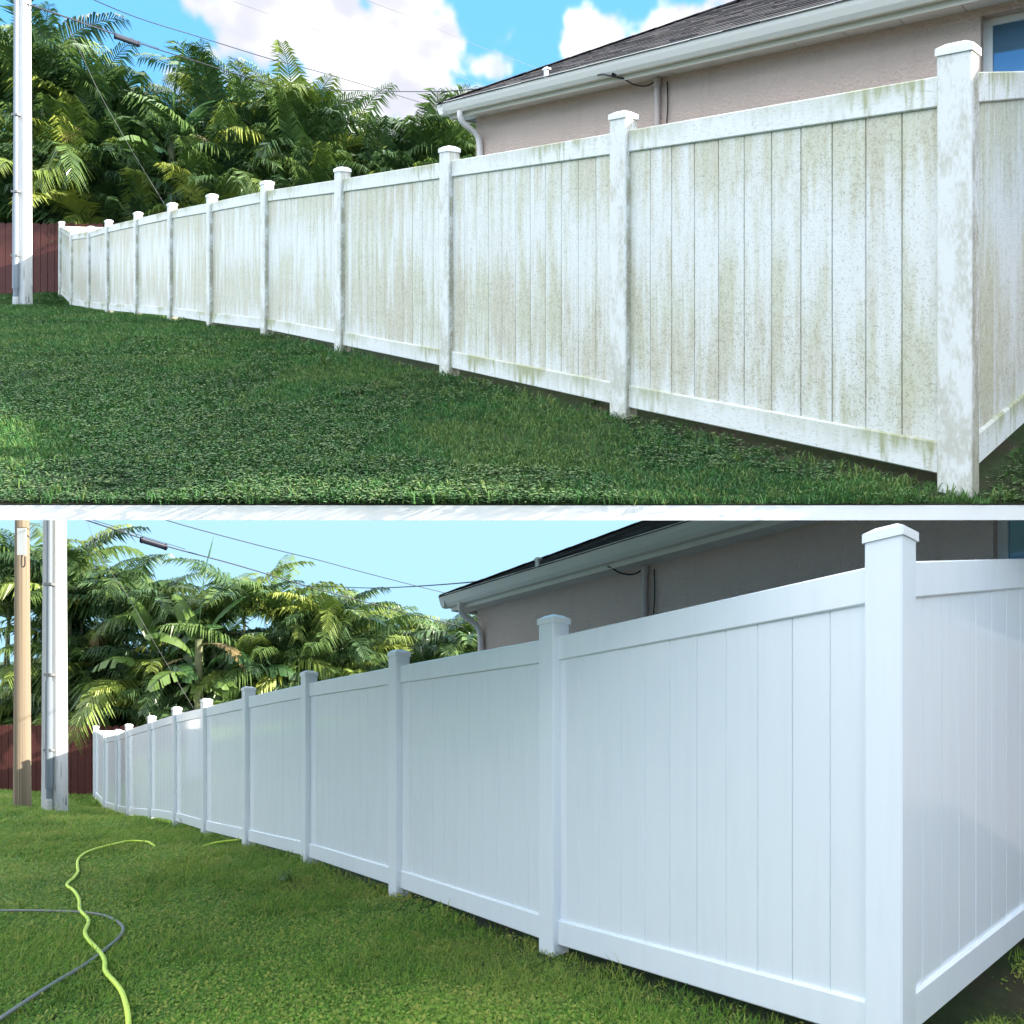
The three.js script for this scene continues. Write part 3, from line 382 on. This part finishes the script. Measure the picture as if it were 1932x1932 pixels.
const where = [ // x, top y, distance, spread, stems, words, yellowness
  [18, 26, 19.6, 1.6, 6, 'tall areca palm behind the concrete pole', .1], [-50, 60, 19.6, 1.6, 6, 'areca palm at the far left end of the palm row', .1], [84, 34, 19.3, 1.6, 7, 'tallest areca palm, just right of the concrete pole', .2], [148, 86, 19.6, 1.5, 7, 'areca palm under the splice case on the cable', .1],
  [208, 112, 20.4, 1.6, 7, 'areca palm between the splice case and the banana spire', .2], [262, 128, 20.2, 1.4, 6, 'areca palm just left of the banana spire', 0], [352, 116, 20.6, 1.5, 7, 'dark areca palm just right of the banana spire', 0], [412, 92, 20.2, 1.5, 7, 'high crowned areca palm left of the middle of the palm row', .2],
  [484, 100, 20.4, 1.6, 7, 'high crowned areca palm at the middle of the palm row', .1], [545, 136, 20.6, 1.5, 6, 'areca palm stepping down right of the high crowned pair', .1], [612, 150, 20.8, 1.5, 7, 'areca palm behind the yellow green fronds', .3], [660, 190, 21.4, 1.4, 6, 'shorter areca palm at the gap in the palm row', .1],
  [722, 204, 21.2, 1.4, 6, 'low areca palm just right of the gap in the palm row', .2], [775, 192, 21.6, 1.4, 6, 'bright areca palm second from the house corner', .4], [835, 190, 22, 1.5, 6, 'olive areca palm nearest the house gutter', .3], [888, 232, 22.6, 1.4, 5, 'small areca palm half hidden by the downspout', .2],
  [98, 250, 19.6, 1.2, 5, 'low areca palm overhanging the red fence beside the pole', .5], [172, 272, 19.5, 1.2, 6, 'low areca palm drooping over the right end of the red fence', .5], [236, 230, 19.5, 1.3, 6, 'bright young areca palm left of the banana clump', .7], [592, 250, 19.6, 1.3, 5, 'yellow green young areca palm rising just over the fence', .9], [690, 262, 20.4, 1.3, 5, 'dark low areca palm over the fence left of the house', 0], [480, 232, 19.6, 1.4, 5, 'shaded low areca palm over the middle fence posts', 0], [800, 262, 20.8, 1.3, 5, 'low areca palm close to the house corner, over the fence', .4], [130, 190, 19.6, 1.3, 6, 'mid height areca palm in the thick of the left palms', .3], [418, 208, 19.4, 1.3, 6, 'mid height areca palm right of the banana clump', .1], [544, 212, 20.0, 1.3, 5, 'mid height shaded areca palm behind the fence middle', .0]];
where.forEach(([x, y, D, sp, n, words, tone], i) => {
  palm(upper, x, y, D, sp, n, 900 + i, words + ', upper row', tone);
  palm(lower, x + 52, 1404 - (477 - y) * .955 - (i === 16 ? 30 : 0), D + (x < 200 ? 1.9 : .5), sp, n, 900 + i, words + ', lower row', tone);
});
function banana(yard, x, topY, D, list, seed, label) {
  const r = rng(seed), X = (x - CX) / F * D, b = V(X, yard.g(X, D), -D), H = (yard.hz - topY) / F * D - b.y, root = yard.thing('banana_plant', b, label, 'banana plant');
  const st = shade(new THREE.Mesh(stemGeo, mat.stem)); st.name = 'trunk'; st.scale.set(.13, H * .62, .13); root.add(st);
  for (const [k, ay, tilt, y, s, m] of list) { const f = shade(new THREE.Mesh(paddles[k], paddleMats[m])); f.name = 'leaf'; f.position.set(0, H * y, 0); f.rotation.set(0, ay, tilt); f.scale.setScalar(s); root.add(f); }
}
for (const [yd, dx, k] of [[upper, 0, 1], [lower, 52, .955]]) {
  const ty = (y) => yd.hz - (477 - y) * k, w = yd === upper ? ', upper row' : ', lower row';
  banana(yd, 323 + dx, ty(80), 18.9, [[4, .3, 0, .60, 1.15, 0], [0, 2.6, -.1, .52, .9, 1], [0, .2, -.2, .55, .85, 0], [1, 3.6, 0, .5, .8, 1], [3, -.3, .2, .60, 1.0, 2], [2, -.2, 0, .45, 1, 0], [1, 2.2, 0, .42, .9, 0], [3, 3.2, 0, .55, .9, 2], [2, 4.4, 0, .4, 1, 1]], 61, 'tall banana plant with an upright spire leaf' + w);
  banana(yd, 388 + dx, ty(285), 18.9, [[2, 0, .1, .62, 1.1, 0], [2, 3.3, 0, .58, .9, 1], [1, .5, 0, .5, .8, 0], [1, 4.9, 0, .55, .9, 1], [0, 2, 0, .5, .7, 0]], 62, 'low banana plant with one broad leaf arching right' + w);
  banana(yd, 250 + dx, ty(150), 19.2, [[0, 2.9, 0, .55, 1, 1], [1, .4, 0, .55, 1, 0], [2, 3.4, 0, .5, 1, 1], [0, .6, -.1, .55, .9, 0], [2, -.6, 0, .48, 1, 0]], 63, 'banana plant with two torn leaves left of the spire' + w);
}

// ------------------------------------------------------------------ grass, weeds and litter on the lawns
function bladeTuft(seed, n, h, w, lean) {
  const r = rng(seed), pos = [];
  for (let i = 0; i < n; i++) { const a = r() * 6.283, q = r() * .035, x = Math.cos(a * 3) * q, z = Math.sin(a * 3) * q, hh = h * (.5 + r() * .7), l = lean * (.3 + r()) * hh, dx = Math.cos(a), dz = Math.sin(a), ww = w * (.7 + r() * .6), m = [x + dx * l * .4, hh * .6, z + dz * l * .4], e = [x + dx * l, hh * (1 - .25 * lean), z + dz * l];
    const s = [-dz * ww, 0, dx * ww]; pos.push(x - s[0], 0, z - s[2], x + s[0], 0, z + s[2], m[0] + s[0] * .8, m[1], m[2] + s[2] * .8, x - s[0], 0, z - s[2], m[0] + s[0] * .8, m[1], m[2] + s[2] * .8, m[0] - s[0] * .8, m[1], m[2] - s[2] * .8, m[0] - s[0] * .8, m[1], m[2] - s[2] * .8, m[0] + s[0] * .8, m[1], m[2] + s[2] * .8, ...e); }
  return bladeGeo(pos);
}
function cloverTuft(seed, n, size) {
  const r = rng(seed), pos = [];
  for (let i = 0; i < n; i++) { const a = r() * 6.283, q = r() * .05, c = V(Math.cos(a) * q, .008 + r() * .028, Math.sin(a) * q), b = r() * 6.283, t = V(Math.cos(b), (r() - .4) * .7, Math.sin(b)).normalize(), s = V(-t.z, (r() - .5) * .6, t.x).normalize(), l = size * (.6 + r() * .7), p = [c, c.clone().addScaledVector(t, l * .5).addScaledVector(s, l * .34), c.clone().addScaledVector(t, l), c.clone().addScaledVector(t, l * .5).addScaledVector(s, -l * .34)];
    for (const k of [0, 1, 2, 0, 2, 3]) pos.push(p[k].x, p[k].y, p[k].z); }
  return bladeGeo(pos);
}
const grassMat = M({ phys: 1, c: [1, 1, 1], roughness: .8, side: THREE.DoubleSide, transmission: .25, thickness: 0, ior: 1.35 });
function lawn(yard, seed, yMin, yMax, tones, leafShare, name, label, edge) {
  const r = rng(seed), tufts = [bladeTuft(1, 8, .05, .0024, .9), bladeTuft(2, 8, .042, .0026, 1.2), bladeTuft(3, 7, .062, .0024, .7), cloverTuft(4, 10, .019), cloverTuft(5, 12, .014), bladeTuft(6, 5, .075, .0024, 1.1)], sets = tufts.map(() => []);
  for (const [d0, d1, dens, sc] of [[edge + .006, edge + .05, 16000, .42], [edge, edge + .25, 2600, .7], [edge, 4.2, 5200, .74], [4.2, 6.5, 3200, .84], [6.5, 10, 1500, 1.08], [10, 19, 620, 1.4]]) {
    const x0 = -.84 * d1 - 2.2, x1 = 3.2, area = (x1 - x0) * (d1 - d0), N = Math.round(area * dens);
    for (let i = 0; i < N; i++) {
      const D = d0 + (d1 - d0) * r(), X = x0 + (x1 - x0) * r(), k = r(), a = r() * 6.283, sz = r(), tc = r(), u = r(), px = X / D * F + CX; if (px > 1990 || X < -.84 * D - 1.6) continue; if (yard === upper && !inside(terrace, X, D)) continue;
      const [s, p] = yard.side(X, D), far = s < -.1; if (p < .0 && !far) continue; if (far && u > .25) continue; const patch = fbm(X * 1.1 + 50, D * 1.1 + 20, 3), wear = sst(.0, .45, p) ; if (!far && u > .24 + .76 * wear) continue; if (patch < .36 && u > .55) continue;
      const g = yard.g(X, D), w = yard.put(V(X, g, -D)), leafy = fbm(X * .8 + 9, D * .8 + 70, 3) < leafShare, t = leafy ? (k < .55 ? 3 : k < .8 ? 4 : Math.floor(k * 3) % 3) : (k < .80 ? Math.floor(k / .8 * 2.999) : k < .87 ? 5 : 4);
      const size = (p > 0 && p < .13 && sz > .8 ? 1.4 : 1) * sc * (.7 + sz * .6) * (.75 + .5 * patch), mtx = new THREE.Matrix4().compose(w, q1.setFromEuler(eu.set((sz - .5) * .3, a, (tc - .5) * .3)), V(size, size, size)); const tone = clamp(patch * .9 + (tc - .5) * 1.0), c = lerp3(lerp3(tones[0], tones[1], tone), tones[2], sst(.82, 1, sz) * .75 + .22 * sst(.56, .72, fbm(X * .9 + 3, D * .9, 3)));
      sets[t].push([mtx, c]);
    }
  }
  const root = new THREE.Group(); root.name = name; scene.add(root); tag(root, label, null, null, 'stuff'); let n = 0;
  tufts.forEach((g, t) => { const o = shade(new THREE.InstancedMesh(g, grassMat, sets[t].length)); o.name = t < 3 || t === 5 ? 'grass_blades' : 'weed_leaves'; o.userData.kind = 'stuff'; const c = new THREE.Color(); sets[t].forEach(([m, col], i) => { o.setMatrixAt(i, m); o.setColorAt(i, c.setRGB(...col)); }); o.instanceMatrix.needsUpdate = true; n += sets[t].length; root.add(o); });
  console.log(name, n);
}
lawn(upper, 71, 0, 0, [[.036, .130, .034], [.085, .25, .058], [.20, .27, .07]], .47, 'upper_grass', 'deep green weedy grass of the upper lawn', EDGE);
lawn(lower, 72, 0, 0, [[.075, .19, .02], [.19, .36, .04], [.35, .36, .08]], .40, 'lower_grass', 'short mixed green grass of the lower lawn', 2.3);
function weed(yard, x, y, s, n, label) { const b = yard.onGround(x, y), root = yard.thing('weed', b, label, 'weed'), r = rng(x * 7 + y); const g = bladeTuft(x, n, .2 * s, .007 * s, .9); const m = shade(new THREE.Mesh(g, paddleMats[1])); m.name = 'leaves'; root.add(m); }
weed(upper, 1122, 762, .55, 14, 'small weed at the foot of the second post of the stained fence');
weed(upper, 612, 692, .9, 40, 'bright tall grass clump on the upper lawn near the third post');
weed(upper, 650, 668, .5, 14, 'small dark weed beside the black stained post foot');
weed(lower, 545, 1668, .7, 46, 'green grass clump on the lower lawn before the washed fence');
weed(lower, 1010, 1765, .35, 10, 'tiny weed at the foot of the washed fence near its second post');
function hose(pts, r, m, name, label) { const P = pts.map(([x, y, dip = 0]) => { const p = lower.onGround(x, y); p.y -= dip; p.y += r * 1.3 + .014 - p.z * .004; return p; }), root = lower.thing(name, P[0], label, 'hose'); lower.part('tubing', tube(P, r, 10, 8), m, root); }
hose([[466, 1592], [408, 1599], [373, 1602, .04], [330, 1605, .075], [300, 1604, .05], [288, 1603], [274, 1597], [246, 1596], [211, 1603], [169, 1615], [149, 1629], [146, 1646], [147, 1655], [139, 1667], [126, 1681], [139, 1692], [149, 1709], [151, 1729], [167, 1750], [160, 1773], [166, 1786], [186, 1808], [197, 1826], [199, 1848], [218, 1871], [229, 1887], [235, 1903], [241, 1930], [243, 1960]], .0115, mat.limeHose, 'garden_hose', 'bright lime green garden hose snaking across the lower lawn');
hose([[-40, 1731], [30, 1730], [105, 1731], [151, 1733], [190, 1738], [214, 1747], [230, 1759], [232, 1768], [225, 1781], [197, 1806], [155, 1838], [105, 1868], [53, 1902], [5, 1935], [-40, 1965]], .0095, mat.greyHose, 'pressure_hose', 'thin grey pressure washer hose curving over the lime green hose');

renderer.render(scene, camera);
